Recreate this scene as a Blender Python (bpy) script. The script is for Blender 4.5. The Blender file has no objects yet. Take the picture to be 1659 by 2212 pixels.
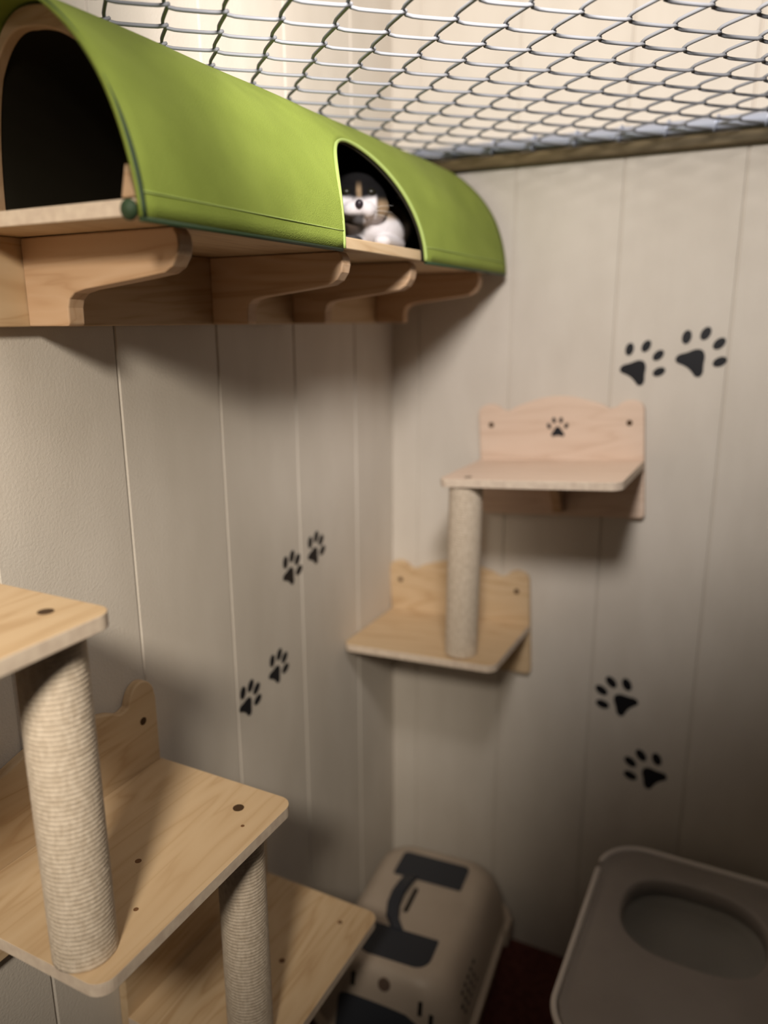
import bpy, bmesh, math, random
from mathutils import Vector, Matrix
random.seed(7)
PI = math.pi
S = bpy.context.scene
C = S.collection

# ------------------------------------------------------------------ camera
PITCH, YAW, ROLL = math.radians(14.0), math.radians(27.0), math.radians(-0.3)
CAM = Vector((0.77718, -1.57232, 1.5))
fw = Vector((-math.sin(YAW) * math.cos(PITCH), math.cos(YAW) * math.cos(PITCH), -math.sin(PITCH)))
rt = Vector((math.cos(YAW), math.sin(YAW), 0))
up = rt.cross(fw)
rt2 = rt * math.cos(ROLL) + up * math.sin(ROLL)
up2 = -rt * math.sin(ROLL) + up * math.cos(ROLL)
cam_data = bpy.data.cameras.new('camera')
cam = bpy.data.objects.new('camera', cam_data)
C.objects.link(cam)
M = Matrix((rt2, up2, -fw)).transposed().to_4x4()
M.translation = CAM
cam.matrix_world = M
cam_data.sensor_fit = 'VERTICAL'
cam_data.sensor_height = 36
cam_data.lens = 36 * 1660 / 2212
cam_data.clip_start = 0.02
cam_data.dof.use_dof = True
cam_data.dof.focus_distance = 0.92
cam_data.dof.aperture_fstop = 1.75
S.camera = cam

# ------------------------------------------------------------------ light and exposure
S.view_settings.view_transform = 'Standard'
S.view_settings.look = 'None'
S.view_settings.gamma = 1
S.view_settings.use_curve_mapping = False
S.view_settings.exposure = 0.0
W = bpy.data.worlds.new('world')
S.world = W
W.use_nodes = True
W.node_tree.nodes['Background'].inputs[0].default_value = (1, .86, .70, 1)
W.node_tree.nodes['Background'].inputs[1].default_value = 0.034
def spot(name, loc, aim, watts, col, half, blend, size):
    d = bpy.data.lights.new(name, 'SPOT')
    d.energy = watts
    d.color = col
    d.spot_size = 2 * math.radians(half)
    d.spot_blend = blend
    d.shadow_soft_size = size
    o = bpy.data.objects.new(name, d)
    o.location = loc
    o.rotation_mode = 'QUATERNION'
    o.rotation_quaternion = (Vector(aim) - Vector(loc)).to_track_quat('-Z', 'Y')
    C.objects.link(o)
# unseen spots: one placed from the shadows, two added for left wall and shelves
spot('unseen_wall_spot', (0.64, -1.10, 1.99), (0.33, 0.0, 1.83), 60, (1, .94, .88), 50, .6, .10)  # position follows the cast shadows; cone shaped to leave the lower walls dark
spot('unseen_wall_spot', (0.66, -1.12, 2.00), (0.06, -0.78, 1.78), 10, (1, .94, .88), 62, .7, .12)  # added to brighten the upper left wall and the tunnel
spot('added_step_spot', (0.80, -2.15, 2.05), (0.14, -1.15, 1.30), 136, (1, .90, .75), 22, 1.0, .11)  # added behind the camera to light the near shelves and post

# ------------------------------------------------------------------ helpers
def empty(name, label, cat, loc=(0, 0, 0), rot=(0, 0, 0), group=None):
    o = bpy.data.objects.new(name, None)
    o.empty_display_size = .03
    C.objects.link(o)
    o.location = loc
    o.rotation_euler = rot
    o['label'] = label
    o['category'] = cat
    if group: o['group'] = group
    return o

def tag(o, label, cat, group=None):
    o['label'] = label
    o['category'] = cat
    if group: o['group'] = group
    return o

def obj(name, bm, mats, parent=None, smooth=False, bevel=0, label=None):
    me = bpy.data.meshes.new(name)
    bmesh.ops.recalc_face_normals(bm, faces=bm.faces)
    if smooth:
        for f in bm.faces: f.smooth = True
    bm.to_mesh(me)
    bm.free()
    for m in (mats if isinstance(mats, (list, tuple)) else [mats]): me.materials.append(m)
    o = bpy.data.objects.new(name, me)
    C.objects.link(o)
    if parent: o.parent = parent
    if bevel:
        b = o.modifiers.new('bevel', 'BEVEL')
        b.width = bevel
        b.segments = 2
        b.limit_method = 'ANGLE'
        b.angle_limit = math.radians(40)
    if label: o['label'] = label
    return o

def prism(bm, pts, vec, mat=0):
    """closed outline (list of Vectors) swept by vec"""
    vec = Vector(vec)
    a = [bm.verts.new(p) for p in pts]
    b = [bm.verts.new(Vector(p) + vec) for p in pts]
    n = len(pts)
    fs = [bm.faces.new(a[::-1]), bm.faces.new(b)]
    for i in range(n):
        fs.append(bm.faces.new((a[i], a[(i + 1) % n], b[(i + 1) % n], b[i])))
    for f in fs: f.material_index = mat
    return fs

def box(bm, lo_, hi, mat=0):
    x0, y0, z0 = lo_; x1, y1, z1 = hi
    return prism(bm, [Vector(p) for p in ((x0, y0, z0), (x1, y0, z0), (x1, y1, z0), (x0, y1, z0))], (0, 0, z1 - z0), mat)

def disc(bm, c, axis, r, h, seg=20, mat=0, rx=1.0):
    axis = Vector(axis).normalized()
    t = axis.orthogonal().normalized()
    b = axis.cross(t)
    pts = [Vector(c) + t * (r * rx * math.cos(2 * PI * i / seg)) + b * (r * math.sin(2 * PI * i / seg)) for i in range(seg)]
    return prism(bm, pts, axis * h, mat)

def tube(bm, pts, r, seg=8, closed=False, caps=True, mat=0):
    pts = [Vector(p) for p in pts]
    n = len(pts)
    rings = []
    nrm = None
    for i, p in enumerate(pts):
        if closed: d = pts[(i + 1) % n] - pts[i - 1]
        else: d = pts[min(i + 1, n - 1)] - pts[max(i - 1, 0)]
        d.normalize()
        if nrm is None: nrm = d.orthogonal().normalized()
        nrm = (nrm - d * nrm.dot(d)).normalized()
        bn = d.cross(nrm)
        rr = r[i] if isinstance(r, (list, tuple)) else r
        rings.append([bm.verts.new(p + nrm * (rr * math.cos(2 * PI * k / seg)) + bn * (rr * math.sin(2 * PI * k / seg))) for k in range(seg)])
    m = n if closed else n - 1
    for i in range(m):
        A, B = rings[i], rings[(i + 1) % n]
        for k in range(seg):
            f = bm.faces.new((A[k], A[(k + 1) % seg], B[(k + 1) % seg], B[k]))
            f.material_index = mat
            f.smooth = True
    if caps and not closed:
        bm.faces.new(rings[0][::-1]).material_index = mat
        bm.faces.new(rings[-1]).material_index = mat

def rrect(x0, x1, y0, y1, r, seg=8):
    """rounded rectangle outline, counter-clockwise list of (x, y)"""
    out = []
    if not isinstance(r, (list, tuple)): r = (r, r, r, r)
    cs = ((x1 - r[0], y1 - r[0], 0, r[0]), (x0 + r[1], y1 - r[1], 1, r[1]), (x0 + r[2], y0 + r[2], 2, r[2]), (x1 - r[3], y0 + r[3], 3, r[3]))
    for cx, cy, q, rr in cs:
        for i in range(seg + 1):
            a = (q + i / seg) * PI / 2
            out.append((cx + rr * math.cos(a), cy + rr * math.sin(a)))
    return out

def loft(bm, rings, cap0=True, cap1=True, mat=0):
    vs = [[bm.verts.new(p) for p in r] for r in rings]
    n = len(vs[0])
    for A, B in zip(vs, vs[1:]):
        for k in range(n):
            f = bm.faces.new((A[k], A[(k + 1) % n], B[(k + 1) % n], B[k]))
            f.material_index = mat
    if cap0: bm.faces.new(vs[0][::-1]).material_index = mat
    if cap1: bm.faces.new(vs[-1]).material_index = mat
    return vs

# ------------------------------------------------------------------ materials
def mat(name, col, rough=.6, metal=0.0, spec=.3):
    m = bpy.data.materials.new(name)
    m.use_nodes = True
    b = m.node_tree.nodes['Principled BSDF']
    b.inputs['Base Color'].default_value = (*col, 1)
    b.inputs['Roughness'].default_value = rough
    b.inputs['Metallic'].default_value = metal
    b.inputs['Specular IOR Level'].default_value = spec
    return m

def mottled(name, c0, c1, scale=(20, 20, 20), rough=.7, bump=.0, bscale=400, spec=.3, detail=4, lo_=.35, hi=.65, metal=0):
    m = mat(name, c0, rough, metal, spec)
    nt = m.node_tree; N = nt.nodes; L = nt.links
    b = N['Principled BSDF']
    tc = N.new('ShaderNodeTexCoord')
    mp = N.new('ShaderNodeMapping'); mp.inputs['Scale'].default_value = scale
    L.new(tc.outputs['Object'], mp.inputs['Vector'])
    ns = N.new('ShaderNodeTexNoise'); ns.inputs['Scale'].default_value = 1; ns.inputs['Detail'].default_value = detail
    L.new(mp.outputs['Vector'], ns.inputs['Vector'])
    cr = N.new('ShaderNodeValToRGB')
    cr.color_ramp.elements[0].position = lo_; cr.color_ramp.elements[0].color = (*c0, 1)
    cr.color_ramp.elements[1].position = hi; cr.color_ramp.elements[1].color = (*c1, 1)
    L.new(ns.outputs['Fac'], cr.inputs['Fac'])
    L.new(cr.outputs['Color'], b.inputs['Base Color'])
    if bump:
        n2 = N.new('ShaderNodeTexNoise'); n2.inputs['Scale'].default_value = bscale; n2.inputs['Detail'].default_value = 2
        L.new(tc.outputs['Object'], n2.inputs['Vector'])
        bp = N.new('ShaderNodeBump'); bp.inputs['Strength'].default_value = bump; bp.inputs['Distance'].default_value = .002
        L.new(n2.outputs['Fac'], bp.inputs['Height']); L.new(bp.outputs['Normal'], b.inputs['Normal'])
    return m

def pine(name, light, mid, dark, grain='X', rough=.55, seed=0.0):
    """knot-free pine: long wavy bands along one axis"""
    m = mat(name, light, rough, 0, .3)
    nt = m.node_tree; N = nt.nodes; L = nt.links
    b = N['Principled BSDF']
    tc = N.new('ShaderNodeTexCoord')
    mp = N.new('ShaderNodeMapping')
    sc = {'X': (1.7, 15, 15), 'Y': (15, 1.7, 15), 'Z': (15, 15, 1.7)}[grain]
    mp.inputs['Scale'].default_value = sc
    mp.inputs['Location'].default_value = (seed, seed * 1.7, seed * .6)
    L.new(tc.outputs['Object'], mp.inputs['Vector'])
    ns = N.new('ShaderNodeTexNoise'); ns.inputs['Scale'].default_value = 1.0; ns.inputs['Detail'].default_value = 3; ns.inputs['Distortion'].default_value = .6
    L.new(mp.outputs['Vector'], ns.inputs['Vector'])
    mul = N.new('ShaderNodeMath'); mul.operation = 'MULTIPLY'; mul.inputs[1].default_value = 8.0
    L.new(ns.outputs['Fac'], mul.inputs[0])
    fr = N.new('ShaderNodeMath'); fr.operation = 'PINGPONG'; fr.inputs[1].default_value = .5
    L.new(mul.outputs[0], fr.inputs[0])
    cr = N.new('ShaderNodeValToRGB')
    e = cr.color_ramp.elements
    e[0].position = .0; e[0].color = (*dark, 1)
    e[1].position = .5; e[1].color = (*light, 1)
    k = e.new(.16); k.color = (*mid, 1)
    L.new(fr.outputs[0], cr.inputs['Fac'])
    n2 = N.new('ShaderNodeTexNoise'); n2.inputs['Scale'].default_value = .35; n2.inputs['Detail'].default_value = 2
    L.new(mp.outputs['Vector'], n2.inputs['Vector'])
    mx = N.new('ShaderNodeMix'); mx.data_type = 'RGBA'; mx.blend_type = 'MIX'
    L.new(n2.outputs['Fac'], mx.inputs[0])
    L.new(cr.outputs['Color'], mx.inputs[6])
    mx.inputs[7].default_value = (*mid, 1)
    L.new(mx.outputs[2], b.inputs['Base Color'])
    return m

M_wall = mottled('wall_panel', (.585, .53, .465), (.625, .57, .505), (14, 14, 5), .65, .25, 260, .25)
M_ceil = mottled('ceiling_board', (.74, .70, .62), (.77, .73, .65), (6, 6, 6), .7)
M_floor = mottled('floor_carpet', (.085, .028, .022), (.13, .045, .035), (60, 60, 60), .9, .5, 500, .1)
M_batten = mottled('batten_wood', (.085, .06, .025), (.14, .10, .045), (8, 60, 60), .6)
PL, PM, PD = (.63, .475, .305), (.56, .40, .24), (.43, .275, .145)
M_pine = [pine('pine_%s' % n, PL, PM, PD, 'X', .5, s) for n, s in (('shelf', 0), ('shelf_warm', 3.3), ('shelf_pale', 7.9), ('shelf_light', 12.4), ('shelf_honey', 17.2))]
M_pine[4] = pine('pine_shelf_upper', (.73, .575, .465), (.68, .52, .41), (.58, .42, .315), 'X', .5, 17.2)  # paler copy of the pine for the upper shelf
M_pineY = pine('pine_long_board', PL, PM, PD, 'Y', .5, 2.1)
M_pineB = pine('pine_bracket', (.60, .42, .28), (.53, .35, .215), (.40, .24, .13), 'X', .55, 5.2)
M_endgrain = mottled('pine_end', (.62, .50, .40), (.72, .60, .48), (90, 90, 90), .7)
M_knot = mat('knot', (.16, .075, .03), .6)
M_screw = mat('sunk_screw', (.075, .04, .018), .5, .3)
M_sisal = mottled('sisal', (.58, .475, .365), (.72, .61, .49), (220, 220, 90), .85, .7, 900, .15)
M_core = mat('post_core', (.55, .36, .19), .6)
M_sticker = mat('black_vinyl', (.008, .008, .011), .45, 0, .35)
M_paint = mat('black_print', (.012, .012, .016), .6)

def fabric_mat():
    m = mottled('green_canvas', (.20, .255, .042), (.25, .315, .056), (3, 9, 9), .75, .5, 700, .2, 3)
    return m
M_green = fabric_mat()
M_lining = mat('dark_lining', (.022, .019, .013), .9, 0, .1)
M_piping = mat('dark_green_piping', (.03, .055, .025), .6)
M_edge = mat('green_edge_tape', (.33, .42, .12), .7)
M_wire = mat('galvanised_wire', (.23, .235, .255), .65, .2, .3)
M_bar = mat('tension_bar', (.46, .50, .62), .35, .3, .5)
M_cream = mottled('carrier_plastic', (.47, .385, .31), (.52, .43, .35), (10, 10, 10), .45, 0, 400, .4)
M_dkplast = mat('carrier_dark_plastic', (.034, .037, .047), .5, 0, .35)
M_hole = mat('carrier_vent', (.01, .008, .007), .9)
M_grey = mottled('litter_plastic', (.345, .31, .295), (.38, .345, .33), (9, 9, 9), .4, 0, 400, .4)
M_rimshine = mat('litter_rim_highlight', (.86, .80, .77), .4, 0, .4)  # edge highlight put into the rim's pale colour
M_well = mottled('litter_well', (.33, .32, .31), (.36, .35, .34), (9, 9, 9), .5, 0, 400, .3)

# ------------------------------------------------------------------ the setting
def structure(name, bm, m, **k):
    o = obj(name, bm, m, **k)
    o['kind'] = 'structure'
    return o

HT = 2.45
def panel_profile(a, b, seams, t=.03, g=.0028, d=.003):
    """(along, depth) outline of a panelled wall, depth 0 = face, grooves go back"""
    pts = [(a, 0)]
    for s in sorted(seams):
        if a + .02 < s < b - .02:
            pts += [(s - g, 0), (s - g * .35, d), (s + g * .35, d), (s + g, 0)]
    pts += [(b, 0), (b, t), (a, t)]
    return pts
LS = [-.175, -.397, -.61, -.816] + [-.816 - .2085 * k for k in range(1, 9)]
RS = [.065 + .208 * k for k in range(0, 12)]
bm = bmesh.new()
prism(bm, [Vector((-d, y, 0)) for y, d in panel_profile(-2.6, 0.03, LS)], (0, 0, HT))
structure('wall_left', bm, M_wall)
bm = bmesh.new()
prism(bm, [Vector((x, d, 0)) for x, d in panel_profile(0.0, 2.5, RS)], (0, 0, HT))
structure('wall_right', bm, M_wall)
bm = bmesh.new(); box(bm, (-.03, -2.6, -.04), (2.5, .03, 0)); structure('floor', bm, M_floor)
bm = bmesh.new(); box(bm, (-.03, -2.6, HT), (2.5, .03, HT + .04)); structure('ceiling', bm, M_ceil)
bm = bmesh.new(); box(bm, (.001, -.022, 1.792), (2.5, -.0005, 1.812)); structure('trim_1', bm, M_batten, bevel=.002)
bm = bmesh.new(); box(bm, (.0005, -2.6, 1.792), (.022, -.024, 1.812)); structure('trim_2', bm, M_batten, bevel=.002)

# ------------------------------------------------------------------ overhead wire mesh
net = empty('wire_mesh_panel', 'grey chain-link wire mesh stretched overhead across the whole pen', 'wire mesh', (0, 0, 1.8225))
bm = bmesh.new()
SX, PY = .0425, .0895                            # strand spacing and zigzag pitch
for k in range(-14, 28):
    x0 = .588 + (k - 1) * SX                      # strand k zigzags between x0 and x0 + SX
    if x0 < .024 or x0 > 1.8: continue
    pts = []
    for i in range(20 * 16 + 1):
        y = -1.80 + i / 16.0 * PY
        if y > -.006: break
        ph = ((y + .64) / PY + (0 if k % 2 else .5)) * 2 * PI
        tw = math.asin(.965 * math.cos(ph)) / math.asin(.965)
        pts.append((x0 + SX / 2 + (SX / 2 + .0018) * tw, y, .0030 * math.tanh(2.5 * math.sin(ph))))
    tube(bm, pts, .0022, 6)
obj('mesh_wires', bm, M_wire, net)
bm = bmesh.new()
tube(bm, [(.026, -.014, .006), (2.3, -.014, .006)], .0105, 12)
for i in range(28):                            # end loops wrapped over the bar
    x = .026 + .0405 + i * .081
    lp = [(x + .003 * math.sin(a), -.014 + .0128 * math.cos(a), .006 + .0128 * math.sin(a)) for a in [2 * PI * j / 14 for j in range(14)]]
    tube(bm, lp, .002, 6, closed=True)
obj('tension_bar', bm, M_bar, net)

# ------------------------------------------------------------------ paw stickers
def paw_shapes(w, tk=1.0):
    pad = []
    ctrl = [(-.50, -.30), (-.24, -.26), (0, -.20), (.24, -.26), (.50, -.30)]
    # rounded triangle with two rear lobes, apex towards the toes
    P = [(0, .46), (-.20, .36), (-.38, .08), (-.54, -.14), (-.55, -.32), (-.42, -.41), (-.22, -.36), (0, -.33), (.22, -.36), (.42, -.41), (.55, -.32), (.54, -.14), (.38, .08), (.20, .36)]
    n = len(P)
    for i in range(n):
        p0, p1, p2, p3 = P[i - 1], P[i], P[(i + 1) % n], P[(i + 2) % n]
        for j in range(4):
            t = j / 4
            pad.append(tuple(w * .5 * ((2 * p1[a]) + (-p0[a] + p2[a]) * t + (2 * p0[a] - 5 * p1[a] + 4 * p2[a] - p3[a]) * t * t + (-p0[a] + 3 * p1[a] - 3 * p2[a] + p3[a]) * t ** 3) for a in (0, 1)))
    toes = []
    for cx, cy, an in ((-.74, .50, .45), (-.30, .98, .15), (.30, .98, -.15), (.74, .50, -.45)):
        t = []
        for i in range(20):
            a = 2 * PI * i / 20
            ex, ey = .165 * tk * math.cos(a), .255 * tk * math.sin(a)
            t.append((w * (cx + ex * math.cos(an) - ey * math.sin(an)), w * (cy + ex * math.sin(an) + ey * math.cos(an))))
        toes.append(t)
    return pad, toes

def paw(loc, rotz, ang, w, label, group, tk=1.0):
    t = empty('paw_sticker', label, 'sticker', loc, (0, 0, rotz), group)
    pad, toes = paw_shapes(w, tk)
    ca, sa = math.cos(ang), math.sin(ang)
    R = lambda p: Vector((p[0] * ca - p[1] * sa, -.0004, p[0] * sa + p[1] * ca))
    bm = bmesh.new(); prism(bm, [R(p) for p in pad], (0, -.0006, 0)); obj('pad', bm, M_sticker, t)
    for q in toes:
        bm = bmesh.new(); prism(bm, [R(p) for p in q], (0, -.0006, 0)); obj('toe', bm, M_sticker, t)
    return t
D = math.radians
paw((.527, 0, 1.403), 0, D(-36), .048, 'black paw sticker above the upper pale shelf, left of a high pair', 'high paw stickers on the brighter wall')
paw((.630, 0, 1.424), 0, D(-36), .051, 'black paw sticker highest on the brighter wall, right of its pair', 'high paw stickers on the brighter wall')
paw((.551, 0, .699), 0, D(50), .050, 'black paw sticker low on brighter wall, upper of the pair above the grey litter box', 'low paw stickers on the brighter wall', 1.15)
paw((.621, 0, .541), 0, D(46), .050, 'black paw sticker low on brighter wall, the one just above the grey litter box', 'low paw stickers on the brighter wall', 1.15)
paw((0, -.351, 1.055), PI / 2, D(-32), .035, 'black paw sticker on the shaded wall, topmost and nearest the room corner', 'paw stickers on the shaded wall', 1.32)
paw((0, -.437, 1.039), PI / 2, D(-32), .035, 'black paw sticker on shaded wall, just below and left of the topmost one', 'paw stickers on the shaded wall', 1.32)
paw((0, -.494, .864), PI / 2, D(-38), .035, 'black paw sticker on shaded wall, right one of the lower pair', 'paw stickers on the shaded wall', 1.32)
paw((0, -.584, .841), PI / 2, D(-38), .035, 'black paw sticker lowest on the shaded wall, above the middle step shelf', 'paw stickers on the shaded wall', 1.32)

# ------------------------------------------------------------------ step shelves
SL, SD, ST = .340, .252, .0155      # length, depth, board thickness
def smooth_top(t, eh=.034):
    """height of the scalloped back board's top edge, t = distance from the nearer end"""
    ear = .112
    if t < .052:
        q = (t - .026) / .026
        return .100 + eh * math.sqrt(max(0, 1 - q * q)) if abs(q) < 1 else .100
    k = min(1, (t - .052) / .11)
    return .108 + .022 * (k * k * (3 - 2 * k)) - .006 * math.exp(-((t - .066) / .012) ** 2)

def step_shelf(label, loc, rotz, tilt, m, group, bolts, knots=(), print_paw=False, gusset=True, L=SL, eh=.034):
    t = empty('step_shelf', label, 'shelf', loc, (0, 0, 0), group)
    t.rotation_mode = 'QUATERNION'
    t.rotation_quaternion = (Matrix.Rotation(rotz, 3, 'Z') @ Matrix.Rotation(tilt, 3, 'Y')).to_quaternion()
    # platform (top at local z = 0)
    bm = bmesh.new()
    out = rrect(-L / 2, L / 2, .0155, SD, (.020, .020, .001, .001))
    for f in prism(bm, [Vector((x, y, -ST)) for x, y in out], (0, 0, ST))[2:]: f.material_index = 2
    for kx, ky, kr in knots:
        disc(bm, (kx, ky, -.0003), (0, 0, 1), kr, .0006, 14, 1)
    obj('platform', bm, [m, M_knot, M_endgrain], t, bevel=.0025)
    # back board
    bm = bmesh.new()
    z0 = -.118
    pts = [Vector((-L / 2 + .008, .0006, z0)), Vector((L / 2 - .008, .0006, z0)), Vector((L / 2 - .002, .0006, z0 + .002)), Vector((L / 2, .0006, z0 + .008))]
    n = 90
    for i in range(n + 1):
        x = L / 2 - L * i / n
        pts.append(Vector((x, .0006, smooth_top(min(L / 2 - x, L / 2 + x), eh))))
    pts += [Vector((-L / 2, .0006, z0 + .008)), Vector((-L / 2 + .002, .0006, z0 + .002))]
    prism(bm, pts, (0, .0145, 0))
    bb = obj('back_board', bm, m, t, bevel=.002)
    for s in (-1, 1):
        bm = bmesh.new()
        disc(bm, (s * (L / 2 - .028), .0150, .074), (0, 1, 0), .0058, .0006, 16)
        obj('screw', bm, M_screw, bb, label='dark sunk screw')
    if print_paw:
        pad, toes = paw_shapes(.024)
        bm = bmesh.new()
        for sh in [pad] + toes: prism(bm, [Vector((-x, .0149, y + .058)) for x, y in sh], (0, .0006, 0))
        obj('paw_print', bm, M_paint, bb, label='small black paw print')
    for bx, by in bolts:
        bm = bmesh.new()
        disc(bm, (bx, by, -.0004), (0, 0, 1), .0075, .0008, 18)
        obj('bolt', bm, M_screw, t, label='dark sunk bolt')
    if gusset:
        bm = bmesh.new()
        prism(bm, [Vector((-.010, y, z)) for y, z in ((.0155, -ST), (.12, -ST), (.115, -.035), (.06, -.055), (.04, -.085), (.034, -.108), (.0155, -.108))], (.020, 0, 0))
        obj('gusset', bm, M_pineB, t, bevel=.002)
    return t
gl = 'pine step shelves climbing the shaded wall'
gr = 'pine step shelves on the brighter wall'
# local x runs towards -y on the left wall (rotz -90) and towards -x on the right wall (rotz 180)
step_shelf('nearest pine step shelf, the highest one at the left edge, with a sisal post below', (0, -1.088 - SL / 2, 1.242), -PI / 2, 0, M_pine[0], gl,
           [(-SL / 2 + .035, .199)])
step_shelf('middle pine step shelf on shaded wall, a thick sisal post standing on it', (0, -.813 - SL / 2, .870), -PI / 2, 0, M_pine[1], gl,
           [(-SL / 2 + .047, .194)], [(-SL / 2 + .185, .150, .004), (-SL / 2 + .245, .205, .003), (-SL / 2 + .075, .222, .0025), (-SL / 2 + .285, .135, .006)])
step_shelf('lowest pine step shelf on shaded wall, partly covering the cat carrier', (0, -.567 - .355 / 2, .495), -PI / 2, D(-1.0), M_pine[2], gl,
           [], [(-SL / 2 + .04, .2, .004), (-SL / 2 + .155, .158, .005), (-SL / 2 + .2, .1, .003)], L=.355)
step_shelf('pine step shelf in the room corner, a post rising from it', (.1725, 0, .838), PI, D(3.0), M_pine[3], gr, [], eh=.020)
step_shelf('upper pale pine step shelf bearing a black paw print, below two stickers', (.388, 0, 1.219), PI, D(4.0), M_pine[4], gr,
           [(.118, .225)], print_paw=True, eh=.018)

# ------------------------------------------------------------------ sisal posts
def sisal_post(label, base, top, r=.0325, group='sisal posts between the step shelves'):
    base = Vector(base); top = Vector(top)
    h = (top - base).length
    t = empty('sisal_post', label, 'scratching post', base, (0, 0, 0), group)
    t.rotation_mode = 'QUATERNION'
    t.rotation_quaternion = Vector((0, 0, 1)).rotation_difference(top - base)
    bm = bmesh.new(); 
    loft(bm, [[(.8 * r * math.cos(2 * PI * k / 24), .8 * r * math.sin(2 * PI * k / 24), z) for k in range(24)] for z in (.0005, h - .0005)])
    obj('core', bm, M_core, t)
    pitch, seg = .0052, 40
    per = 6
    nz = int(h / pitch * per)
    bm = bmesh.new()
    rings = []
    for i in range(nz + 1):
        z = .0006 + (h - .0012) * i / nz
        ring = []
        for k in range(seg):
            a = 2 * PI * k / seg
            q = (z / pitch + k / seg) % 1.0
            rr = r - .0008 * (2 * abs(q - .5)) ** 2.2 + random.uniform(-.00018, .00018)
            ring.append((rr * math.cos(a), rr * math.sin(a), z))
        rings.append(ring)
    loft(bm, rings)
    obj('sisal_rope', bm, M_sisal, t, smooth=True)
    return t
sisal_post('thick pale sisal post nearest the camera, between the two nearest step shelves', (.199, -1.123, .8703), (.199, -1.123, 1.2262))
sisal_post('sisal post under the middle step shelf, standing on the lowest shelf', (.195, -.862, .4985), (.195, -.862, .8542))
sisal_post('slim sisal post joining the two shelves by the room corner', (.258, -.212, .8450), (.264, -.218, 1.1925), .0325)

# ------------------------------------------------------------------ tunnel hammock on its long shelf
tun = empty('cat_tunnel', 'long lime-green fabric cat tunnel on a pine wall shelf under the wire mesh', 'cat tunnel', (0, 0, 1.495))
TZ = 1.495
Y0, Y1 = -1.035, -.030
TX, TB, TH = .090, 1.589, .214        # ridge line, foot of the cloth, height
TF, TW = .177, .0875                  # reach to the room side and to the wall side
def arch(u, grow=0.0):
    """u in 0..1 from the front bottom edge over the ridge to the wall side"""
    c, s = math.cos(u * PI), math.sin(u * PI)
    a, e = (TF, 2 / 1.8) if c > 0 else (TW, 2 / 2.4)
    return (TX + math.copysign((a + grow) * abs(c) ** e, c), TB + (TH + grow) * abs(s) ** e)
# equal-length parametrisation of the arch
_tab = [(0, 0.0)]
pp = arch(0)
NS = 400
for i in range(1, NS + 1):
    q = arch(i / NS)
    _tab.append((i / NS, _tab[-1][1] + math.hypot(q[0] - pp[0], q[1] - pp[1])))
    pp = q
TOT = _tab[-1][1]
def u_of(s):
    s = max(0, min(TOT, s))
    lo_, hi = 0, NS
    while hi - lo_ > 1:
        md = (lo_ + hi) // 2
        if _tab[md][1] <= s: lo_ = md
        else: hi = md
    a, b = _tab[lo_], _tab[hi]
    return a[0] + (b[0] - a[0]) * (s - a[1]) / max(1e-9, b[1] - a[1])
OY, OW, OH = -.552, .128, .170     # side opening: centre, half width, height along the cloth
def opening(y):
    t = abs(y - OY) / OW
    return OH * (1 - t ** 2.0) ** (1 / 1.75) if t < 1 else 0.0
ys = [Y0 + (OY - OW - Y0) * i / 16 for i in range(17)]
ys += [OY - OW * math.cos(PI * i / 36) for i in range(1, 36)]
ys += [OY + OW + (Y1 - OY - OW) * i / 16 for i in range(17)]
def cloth(grow, trim0=0.0, trim1=0.0, wr=True):
    bm = bmesh.new()
    NR = 44
    cols = []
    for y in ys:
        s0 = opening(y)
        col = []
        for j in range(NR + 1):
            s = s0 + (TOT - s0) * j / NR
            x, z = arch(u_of(s), grow)
            lean = 0
            k = max(0, 1 - (y - Y0) / .35)
            yy = y + lean * k
            yy = min(max(yy, Y0 + trim0 + lean * k), Y1 - trim1)
            wv = .0022 * math.sin(26 * (y + .9 * s)) * math.sin(PI * min(1, s / TOT * 2)) if wr else 0
            col.append(bm.verts.new((x + wv * .7, yy, z - TZ + wv * .5)))
        cols.append(col)
    for A, B in zip(cols, cols[1:]):
        for j in range(NR):
            bm.faces.new((A[j], A[j + 1], B[j + 1], B[j]))
    return bm
cov = obj('fabric_cover', cloth(0), M_green, tun, smooth=True)
sm = cov.modifiers.new('thickness', 'SOLIDIFY'); sm.thickness = .003; sm.offset = 0
lin = obj('lining', cloth(-.006, .062, .004), M_lining, tun, smooth=True, label='black inner lining')
sm = lin.modifiers.new('thickness', 'SOLIDIFY'); sm.thickness = .003; sm.offset = 0
bm = bmesh.new()
pts = [Vector((arch(i / 40, -.012)[0], Y1 - .010, arch(i / 40, -.012)[1] - TZ)) for i in range(41)]
prism(bm, pts, (0, .004, 0))
obj('added_end_panel', bm, M_lining, tun, label='black added panel closing the far end')  # added panel, keeps the tunnel's inside dark
def hoop(y, depth, g0, g1, lean):
    bm = bmesh.new()
    rings = []
    for i in range(61):
        u = i / 60
        a = arch(u, g0); b = arch(u, g1 if u < .5 else g1 + (g0 - g1) * .75 * min(1, (u - .5) / .25))
        la = lean * max(0, a[1] - TB) / TH
        rings.append([Vector((a[0], y + la, a[1] - TZ)), Vector((b[0], y + la, b[1] - TZ)), Vector((b[0], y + la + depth, b[1] - TZ)), Vector((a[0], y + la + depth, a[1] - TZ))])
    loft(bm, rings)
    return bm
obj('end_hoop', hoop(Y0 + .056, .012, -.0045, -.024, 0), M_pineB, tun, label='bent pale plywood hoop', bevel=.0015)
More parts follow.
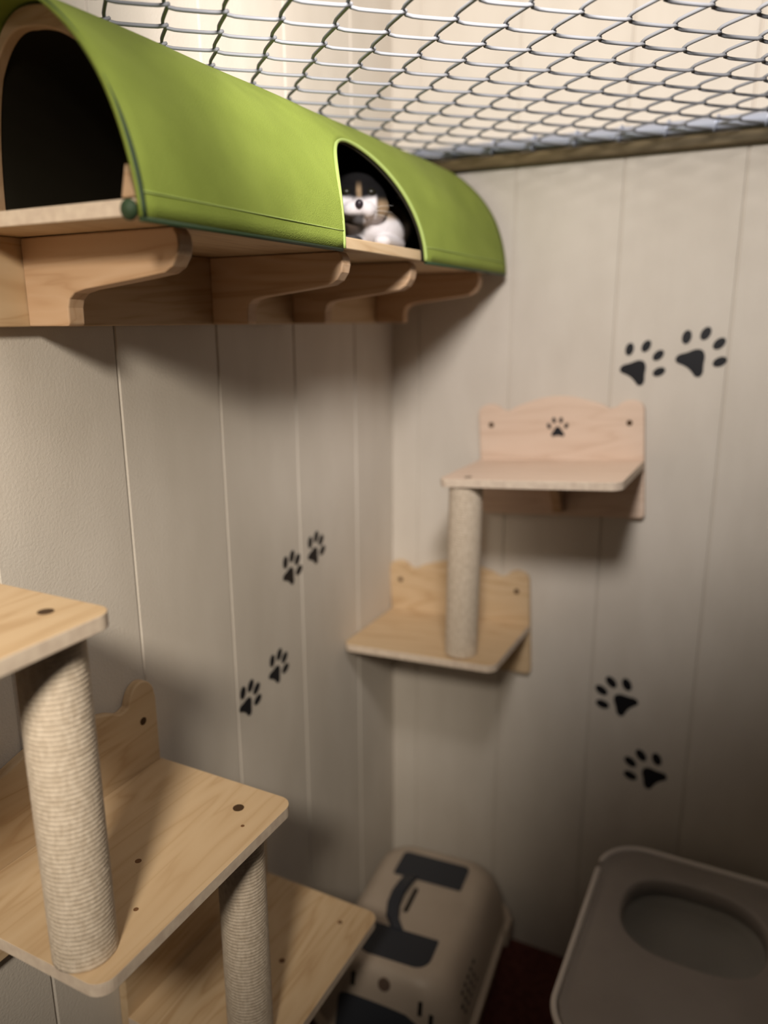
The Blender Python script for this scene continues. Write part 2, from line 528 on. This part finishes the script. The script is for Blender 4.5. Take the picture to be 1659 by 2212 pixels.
# piping along the side opening, the lower hem and both ends
def on_cloth(y, s, g=0.0):
    x, z = arch(u_of(s), g)
    lean = 0
    return Vector((x, y + lean, z - TZ))
bm = bmesh.new()
tube(bm, [on_cloth(OY - OW * math.cos(PI * i / 60), opening(OY - OW * math.cos(PI * i / 60)), .0005) for i in range(61)], .0030, 6)
obj('opening_binding', bm, M_edge, tun, smooth=True, label='pale green binding around the side opening')
bm = bmesh.new()
tube(bm, [on_cloth(Y0 + .004, TOT * i / 60, .0005) for i in range(61)], .0028, 6)
obj('end_binding', bm, M_piping, tun, smooth=True, label='dark green binding on the near end')
for ya, yb in ((Y0 + .002, OY - OW - .002), (OY + OW + .002, Y1)):
    bm = bmesh.new()
    tube(bm, [(TX + TF - .001, ya, TB - TZ - .0015), (TX + TF - .001, yb, TB - TZ - .0015)], .0030, 6)
    obj('hem_piping', bm, M_piping, tun, label='dark green piping along the lower hem')
for ya, yb in ((Y0 + .006, OY - OW * .99), (OY + OW * .99, Y1 - .004)):
    bm = bmesh.new()
    tube(bm, [on_cloth(ya + (yb - ya) * i / 20, .021, .0018) for i in range(21)], .0009, 5)
    obj('hem_stitching', bm, M_edge, tun)
bm = bmesh.new()
prism(bm, [Vector((x, Y0 + .004, z - TZ)) for x, z in ((.243, 1.6062), (.2585, 1.6062), (.2500, 1.634))], (0, .05, 0))
obj('edge_block', bm, M_pineB, tun, bevel=.001)
bm = bmesh.new()
bmesh.ops.create_uvsphere(bm, u_segments=14, v_segments=8, radius=.0085, matrix=Matrix.Translation((.256, -1.036, TB - TZ + .006)) @ Matrix.Diagonal((1, .8, 1.1, 1)))
obj('corner_toggle', bm, M_piping, tun, smooth=True, label='dark green corner toggle')
# the pine shelf carrying it
bm = bmesh.new()
fs = box(bm, (.0005, -1.030, TB - TZ + .0015), (.258, -.028, TB - TZ + .0165))
for f in fs:
    f.normal_update()
    if abs(f.normal.y) > .9: f.material_index = 1
obj('shelf_board', bm, [M_pineY, M_endgrain], tun, bevel=.0015)
bm = bmesh.new(); box(bm, (.0006, -1.26, 0), (.0185, -.030, TB - TZ + .001))
obj('wall_rail', bm, M_pineY, tun, bevel=.0015)
prof = [(.0190, .0945), (.236, .0945), (.241, .088), (.2425, .078), (.240, .068), (.233, .058), (.222, .052), (.180, .0465), (.110, .0385), (.094, .035), (.086, .029), (.083, .020), (.0825, .003), (.080, .0005), (.0190, .0005)]
for y in (-.960, -.640, -.425, -.118):
    bm = bmesh.new()
    prism(bm, [Vector((x, y, z)) for x, z in prof], (0, .022, 0))
    obj('bracket', bm, M_pineB, tun, bevel=.003)

# ------------------------------------------------------------------ the cat
def build_cat():
    root_z = 1.6066
    t = empty('cat', 'black and white cat with a tan cheek peeking out of the green tunnel', 'cat', (.14, -.40, root_z))
    base = Vector((.14, -.40, root_z))
    f = Vector((.52, -.85, -.10)).normalized()       # where the face looks
    s = Vector((0, 0, 1)).cross(f).normalized()      # image right
    u = f.cross(s).normalized()
    hc = Vector((.163, -.452, 1.683))
    fr = Matrix((s, u, f)).transposed()
    bm = bmesh.new()
    def ell(c, r, rot=None, sub=3):
        m = Matrix.Translation(Vector(c) - base) @ ((rot.to_4x4()) if rot else Matrix.Identity(4)) @ Matrix.Diagonal((*r, 1))
        bmesh.ops.create_icosphere(bm, subdivisions=sub, radius=1, matrix=m)
    H = lambda a, b, c: hc + s * a + u * b + f * c
    ell(hc, (.046, .041, .044), fr)                                   # skull
    for q in (-1, 1):
        ell(H(q * .024, -.012, .016), (.024, .023, .026), fr)         # cheeks
        ell(H(q * .0115, -.0165, .0405), (.0145, .0125, .0150), fr)   # muzzle puffs
    ell(H(0, -.003, .036), (.0105, .013, .018), fr)                   # bridge
    ell(H(0, -.030, .030), (.013, .010, .016), fr)                    # chin
    ell(H(0, .022, .020), (.028, .016, .020), fr)                     # brow
    for q in (-1, 1):                                                 # ears: flattened tapering cones
        for i in range(7):
            k = i / 6
            ell(H(q * (.026 + .006 * k), .028 + .023 * k, -.004 - .004 * k), (.017 * (1 - .82 * k), .012, .009 * (1 - .6 * k)), fr, 2)
    ell((.155, -.405, 1.655), (.040, .050, .040))                     # neck
    ell((.168, -.400, 1.640), (.046, .058, .034))                     # chest
    ell((.135, -.330, 1.658), (.062, .110, .052))                     # ribs
    ell((.122, -.220, 1.655), (.066, .105, .050))                     # haunch
    ell((.180, -.190, 1.640), (.026, .060, .034))                     # thigh
    for (a, b) in (((.190, -.375, 1.622), (.212, -.462, 1.617)), ((.145, -.400, 1.622), (.165, -.478, 1.617))):
        A, B = Vector(a), Vector(b)
        for i in range(9):
            k = i / 8
            ell(A.lerp(B, k), (.0175 - .003 * k, .018, .0145 - .004 * k), None, 2)
        ell(B + Vector((.002, -.006, 0)), (.0140, .017, .0105), None, 2)
    tail = [(.085, -.125, 1.625), (.12, -.105, 1.621), (.165, -.115, 1.619), (.195, -.15, 1.618), (.208, -.20, 1.617), (.212, -.25, 1.616)]
    for a, b in zip(tail, tail[1:]):
        for i in range(5):
            ell(Vector(a).lerp(Vector(b), i / 5), (.013, .013, .0105), None, 2)
    body = obj('cat_body_form', bm, mat('unused', (0, 0, 0)), None)
    rm = body.modifiers.new('skin', 'REMESH'); rm.mode = 'VOXEL'; rm.voxel_size = .0024
    sm = body.modifiers.new('soft', 'SMOOTH'); sm.factor = .5; sm.iterations = 6
    dg = bpy.context.evaluated_depsgraph_get()
    me = bpy.data.meshes.new_from_object(body.evaluated_get(dg))
    bpy.data.objects.remove(body)
    me.name = 'body'
    me.materials.clear()
    ca = me.color_attributes.new('fur', 'FLOAT_COLOR', 'POINT')
    WHITE, BLACK, TAN = Vector((.72, .68, .70)), Vector((.005, .0045, .005)), Vector((.36, .25, .15))
    def ss(a, b, x):
        k = max(0, min(1, (x - a) / (b - a))); return k * k * (3 - 2 * k)
    for i, v in enumerate(me.vertices):
        p = v.co + base
        d = p - hc
        a, b, c = d.dot(s), d.dot(u), d.dot(f)
        col = BLACK.copy()
        head = ss(-.02, .0, c) * ss(-.045, -.03, b)
        # white muzzle
        wm = ss(.022, .032, c) * ss(.003, -.006, b - .15 * abs(a)) * ss(.030, .024, abs(a))
        # tan blaze up the bridge and tan cheek on the picture's right
        bl = ss(.018, .028, c) * ss(.0062, .0015, abs(a)) * ss(-.004, .004, b) * ss(.026, .010, b)
        ck = ss(.020, .034, a) * ss(.004, -.012, b) * ss(-.02, .0, c)
        col = col.lerp(TAN, .9 * ck)
        col = col.lerp(TAN * .7, bl)
        col = col.lerp(WHITE, wm)
        chin = ss(-.019, -.026, b) * ss(.008, .016, c) * ss(.024, .014, abs(a + .010))  # shade left below the muzzle, painted into the fur as black
        col = col.lerp(BLACK, .9 * chin)
        # white chest and paws
        low = ss(1.668, 1.650, p.z) * ss(-.315, -.345, p.y) * ss(.13, .15, p.x)
        under = ss(-.020, -.036, b)
        w2 = low * max(under, ss(-.005, -.03, c))
        col = col.lerp(WHITE, w2 * (1 - chin) * ss(-.026, -.008, a + .25 * (b + .05)))
        tn = ss(1.650, 1.668, p.z) * ss(1.690, 1.675, p.z) * ss(-.42, -.40, p.y) * ss(-.33, -.36, p.y) * ss(.14, .16, p.x)
        col = col.lerp(TAN, .8 * tn)
        ca.data[i].color = (*col, 1)
    m = mat('cat_fur', (.1, .1, .1), .85, 0, .15)
    at = m.node_tree.nodes.new('ShaderNodeVertexColor'); at.layer_name = 'fur'
    m.node_tree.links.new(at.outputs['Color'], m.node_tree.nodes['Principled BSDF'].inputs['Base Color'])
    nz = m.node_tree.nodes.new('ShaderNodeTexNoise'); nz.inputs['Scale'].default_value = 420
    bp = m.node_tree.nodes.new('ShaderNodeBump'); bp.inputs['Strength'].default_value = .6; bp.inputs['Distance'].default_value = .002
    m.node_tree.links.new(nz.outputs['Fac'], bp.inputs['Height'])
    m.node_tree.links.new(bp.outputs['Normal'], m.node_tree.nodes['Principled BSDF'].inputs['Normal'])
    me.materials.append(m)
    for p in me.polygons: p.use_smooth = True
    o = bpy.data.objects.new('body', me); C.objects.link(o); o.parent = t
    # nose and eyes
    bm = bmesh.new()
    bmesh.ops.create_icosphere(bm, subdivisions=3, radius=1, matrix=Matrix.Translation(H(0, -.0085, .0545) - base) @ fr.to_4x4() @ Matrix.Diagonal((.0062, .0062, .0045, 1)))
    obj('nose', bm, mat('cat_nose', (.02, .014, .02), .4), t, smooth=True, label='dark nose')
    for q in (-1, 1):
        bm = bmesh.new()
        bmesh.ops.create_icosphere(bm, subdivisions=3, radius=1, matrix=Matrix.Translation(H(q * .0185, .0085, .0372) - base) @ fr.to_4x4() @ Matrix.Diagonal((.0075, .0055, .005, 1)))
        obj('eye', bm, mat('cat_eye', (.010, .009, .005), .35, 0, .25), t, smooth=True)
    for q in (-1, 1):
        for k in range(3):
            bm = bmesh.new()
            a = H(q * .017, -.016 - .003 * k, .046)
            b = H(q * .052, -.010 - .010 * k, .036)
            tube(bm, [a - base, a.lerp(b, .5) - base + u * .002, b - base], [.0002, .00015, .0001], 5)
            obj('whisker', bm, mat('whisker', (.8, .8, .8), .5), t)
    return t
build_cat()

# ------------------------------------------------------------------ pet carrier in the corner
car = empty('pet_carrier', 'beige plastic pet carrier with dark top panels on the floor in the corner', 'pet carrier', (.208, -.318, 0), (0, 0, D(5)))
def ring(hx_, yb, yf, z, r, seg=8):
    return [Vector((x, y, z)) for x, y in rrect(-hx_, hx_, yf, yb, r, seg)]
# local: +y is the back (towards the wall), -y the door end
def shell(bm, prof, cap0, cap1):
    loft(bm, [ring(*p) for p in prof], cap0, cap1)
bm = bmesh.new()
shell(bm, [(.130, .215, -.180, .002, .05), (.138, .222, -.188, .012, .055), (.152, .236, -.207, .138, .06), (.160, .244, -.214, .140, .062), (.160, .244, -.214, .147, .062)], True, True)
obj('lower_shell', bm, M_cream, car, smooth=False, bevel=.003)
bm = bmesh.new()
shell(bm, [(.164, .248, -.218, .1475, .064), (.164, .248, -.218, .157, .064), (.153, .238, -.207, .160, .060), (.146, .226, -.198, .215, .062), (.136, .208, -.191, .262, .064), (.126, .194, -.185, .284, .064), (.112, .178, -.177, .297, .060), (.098, .162, -.166, .302, .055)], True, True)
up_shell = obj('upper_shell', bm, M_cream, car, smooth=True)
eds = up_shell.modifiers.new('edges', 'EDGE_SPLIT'); eds.split_angle = math.radians(45)
def plate(name, x0, x1, y0, y1, r, z0=.3015, z1=.3045, m=M_dkplast, parent=car, **k):
    bm = bmesh.new()
    prism(bm, [Vector((x, y, z0)) for x, y in rrect(x0, x1, y0, y1, r, 5)], (0, 0, z1 - z0))
    return obj(name, bm, m, parent, bevel=.001, **k)
plate('top_panel', -.078, .078, .070, .148, (.012, .012, .004, .004), label='dark rear top panel')
plate('top_panel', -.072, .078, -.156, -.078, (.004, .004, .03, .03), label='dark front top panel')
bm = bmesh.new()
hp = [(-.034, .076, .304), (-.036, .060, .311), (-.038, .030, .318), (-.040, .0, .320), (-.038, -.030, .317), (-.030, -.058, .311), (-.010, -.080, .304)]
rings = []
for x, y, z in hp:
    w = .0150
    rings.append([Vector((x - w, y, z - .004)), Vector((x + w, y, z - .004)), Vector((x + w * .8, y, z + .004)), Vector((x - w * .8, y, z + .004))])
loft(bm, rings)
obj('handle', bm, M_dkplast, car, bevel=.002)
plate('handle_recess', -.018, -.008, -.03, .045, .004, .3018, .3026, M_hole)
# front face: sloped, y = -.232 at z = .215 to -.218 at z = .262
def front_y(z):
    tab = [(.160, -.207), (.215, -.198), (.262, -.191), (.284, -.185), (.297, -.177)]
    for (z0, y0), (z1, y1) in zip(tab, tab[1:]):
        if z0 <= z <= z1: return y0 + (y1 - y0) * (z - z0) / (z1 - z0)
    return -.207 if z < .16 else -.177
bm = bmesh.new()
outl = [(-.088, .03), (-.088, .165), (-.088, .226), (-.084, .232)] + [(-.07 + .12 * i / 8, .236 - .006 * (i / 8) ** 2) for i in range(9)] + [(.072, .219), (.086, .198), (.088, .165), (.088, .03)]
def fy(z): return front_y(z) if z > .16 else -.2555
prism(bm, [Vector((x, (-.2195 if z < .164 else front_y(z) - .0125 + .010 * min(1, (z - .164) / .03)), z)) for x, z in outl], (0, .004, 0))
door = obj('door', bm, M_dkplast, car)
bm = bmesh.new()
for x in [-.068 + .017 * i for i in range(9)]:
    tube(bm, [(x, -.2210, .034), (x, -.2210, .163), (x, -.2020, .205)], .0015, 6)
for z in (.06, .10, .14):
    tube(bm, [(-.082, -.2215, z), (.082, -.2215, z)], .0015, 6)
obj('grille', bm, M_dkplast, door)
bm = bmesh.new()
zc = .274; yc = front_y(zc)
disc(bm, (.004, yc + .003, zc), (0, -.95, .3), .0125, .006, 20)
obj('latch_knob', bm, mat('latch_brown', (.12, .08, .06), .5), car, bevel=.0015, label='round brown latch knob')
for x, z in ((-.060, .268), (.078, .252), (.100, .232)):
    bm = bmesh.new()
    yy = front_y(z)
    prism(bm, [Vector((x - .004, yy - .002, z - .013)), Vector((x + .004, yy - .002, z - .013)), Vector((x + .004, yy + .004, z + .013)), Vector((x - .004, yy + .004, z + .013))], (0, -.0025, 0))
    obj('front_slot', bm, M_hole, car)
# side vents near the door end, both sides
for sgn in (-1, 1):
    bm = bmesh.new()
    for r_ in range(4):
        for c_ in range(5):
            z = .185 + .020 * r_
            y = -.135 + .020 * c_ + (.011 if r_ % 2 else 0)
            xx = .1505 - (.1505 - .146) * (z - .16) / .055 if z < .215 else .146 - .010 * (z - .215) / .047
            disc(bm, (sgn * (xx - .0035), y, z), (sgn, 0, .15), .0048, .0045, 12)
    obj('side_vents', bm, M_hole, car)
for sgn in (-1, 1):
    for y in (-.15, .16):
        bm = bmesh.new(); box(bm, (sgn * .171 if sgn < 0 else .158, y - .022, .128), (-.158 if sgn < 0 else .171, y + .022, .176)); obj('clip', bm, M_cream, car, bevel=.004)

# ------------------------------------------------------------------ covered litter box
lit = empty('litter_box', 'grey top-entry litter box with an oval hole in its lid', 'litter box', (.745, -.325, 0))
LX, LY = .197, .268
bm = bmesh.new()
outer = [(.165, .232, 0.001, .06), (.172, .238, .012, .07), (.188, .258, .385, .085), (.197, .268, .388, .09), (.197, .268, .396, .09)]
inner = [(.190, .261, .396, .085), (.182, .250, .380, .08), (.166, .232, .018, .06)]
rg = [[Vector((x, y, z)) for x, y in rrect(-hx_, hx_, -hy, hy, r, 12)] for hx_, hy, z, r in outer + inner]
loft(bm, rg)
obj('tub', bm, M_grey, lit, smooth=True).modifiers.new('edges', 'EDGE_SPLIT').split_angle = math.radians(40)
# lid: rounded plate with an oval hole whose lip dips inwards
HX, HY, RXX, RYY = -.004, .086, .127, .106
bm = bmesh.new()
N_ = 96
def rr_ray(a, hx_, hy, r):
    """where a ray from the hole's centre meets the rounded outline"""
    dx, dy = math.cos(a), math.sin(a)
    lo_, hi = 0.0, 1.0
    for _ in range(40):
        md = (lo_ + hi) / 2
        x, y = abs(HX + dx * md), abs(HY + dy * md)
        qx, qy = max(x - hx_ + r, 0), max(y - hy + r, 0)
        if x <= hx_ and y <= hy and math.hypot(qx, qy) <= r: lo_ = md
        else: hi = md
    return HX + dx * lo_, HY + dy * lo_
angs = [2 * PI * i / N_ for i in range(N_)]
out = [rr_ray(a, .1885, .2595, .084) for a in angs]
hole = lambda k, z: [Vector((HX + k * math.cos(a) / ((abs(math.cos(a)) / RXX) ** 2.6 + (abs(math.sin(a)) / RYY) ** 2.6) ** (1 / 2.6), HY + k * math.sin(a) / ((abs(math.cos(a)) / RXX) ** 2.6 + (abs(math.sin(a)) / RYY) ** 2.6) ** (1 / 2.6), z)) for a in angs]
o3 = lambda sc, z: [Vector((x * sc, y * sc, z)) for x, y in out]
rr_ = [o3(1, .3965), o3(1, .400), o3(.975, .4015), o3(.95, .398), o3(.91, .4015), hole(1.06, .4030), hole(1.02, .4025), hole(.99, .3970), hole(.985, .372), hole(1.0, .371), hole(1.01, .3965)]
vs = loft(bm, rr_, False, False)
n = len(vs[0])
for k in range(n):
    bm.faces.new((vs[-1][k], vs[-1][(k + 1) % n], vs[0][(k + 1) % n], vs[0][k]))
obj('lid', bm, M_grey, lit, smooth=True)
# pale bead around the edge, broken by a small notch at the back left
bead = rrect(-.1945, .1945, -.2655, .2655, .089, 24)
nb = len(bead)
i0 = min(range(nb), key=lambda i: (bead[i][0] + .1945) ** 2 + (bead[i][1] - .150) ** 2)
seq = [bead[(i0 + k) % nb] for k in range(nb)]
pts = []
for a, b in zip(seq, seq[1:] + seq[:1]):
    d = math.hypot(b[0] - a[0], b[1] - a[1]); m_ = max(1, int(d / .012))
    for q in range(m_):
        pts.append(Vector((a[0] + (b[0] - a[0]) * q / m_, a[1] + (b[1] - a[1]) * q / m_, .3995)))
tube(bm := bmesh.new(), pts[1:-1], .0058, 8)
obj('edge_bead', bm, M_rimshine, lit, smooth=True, label='grey bead along the lid edge, its highlight painted pale')
# smooth well under the opening
bm = bmesh.new()
loft(bm, [hole(k, z) for k, z in ((1.03, .3705), (1.03, .366), (.985, .3635), (.93, .350), (.80, .334), (.60, .323), (.35, .3175), (.10, .316))] , False, True)
obj('entry_well', bm, M_well, lit, smooth=True, label='darker grey well below the hole')
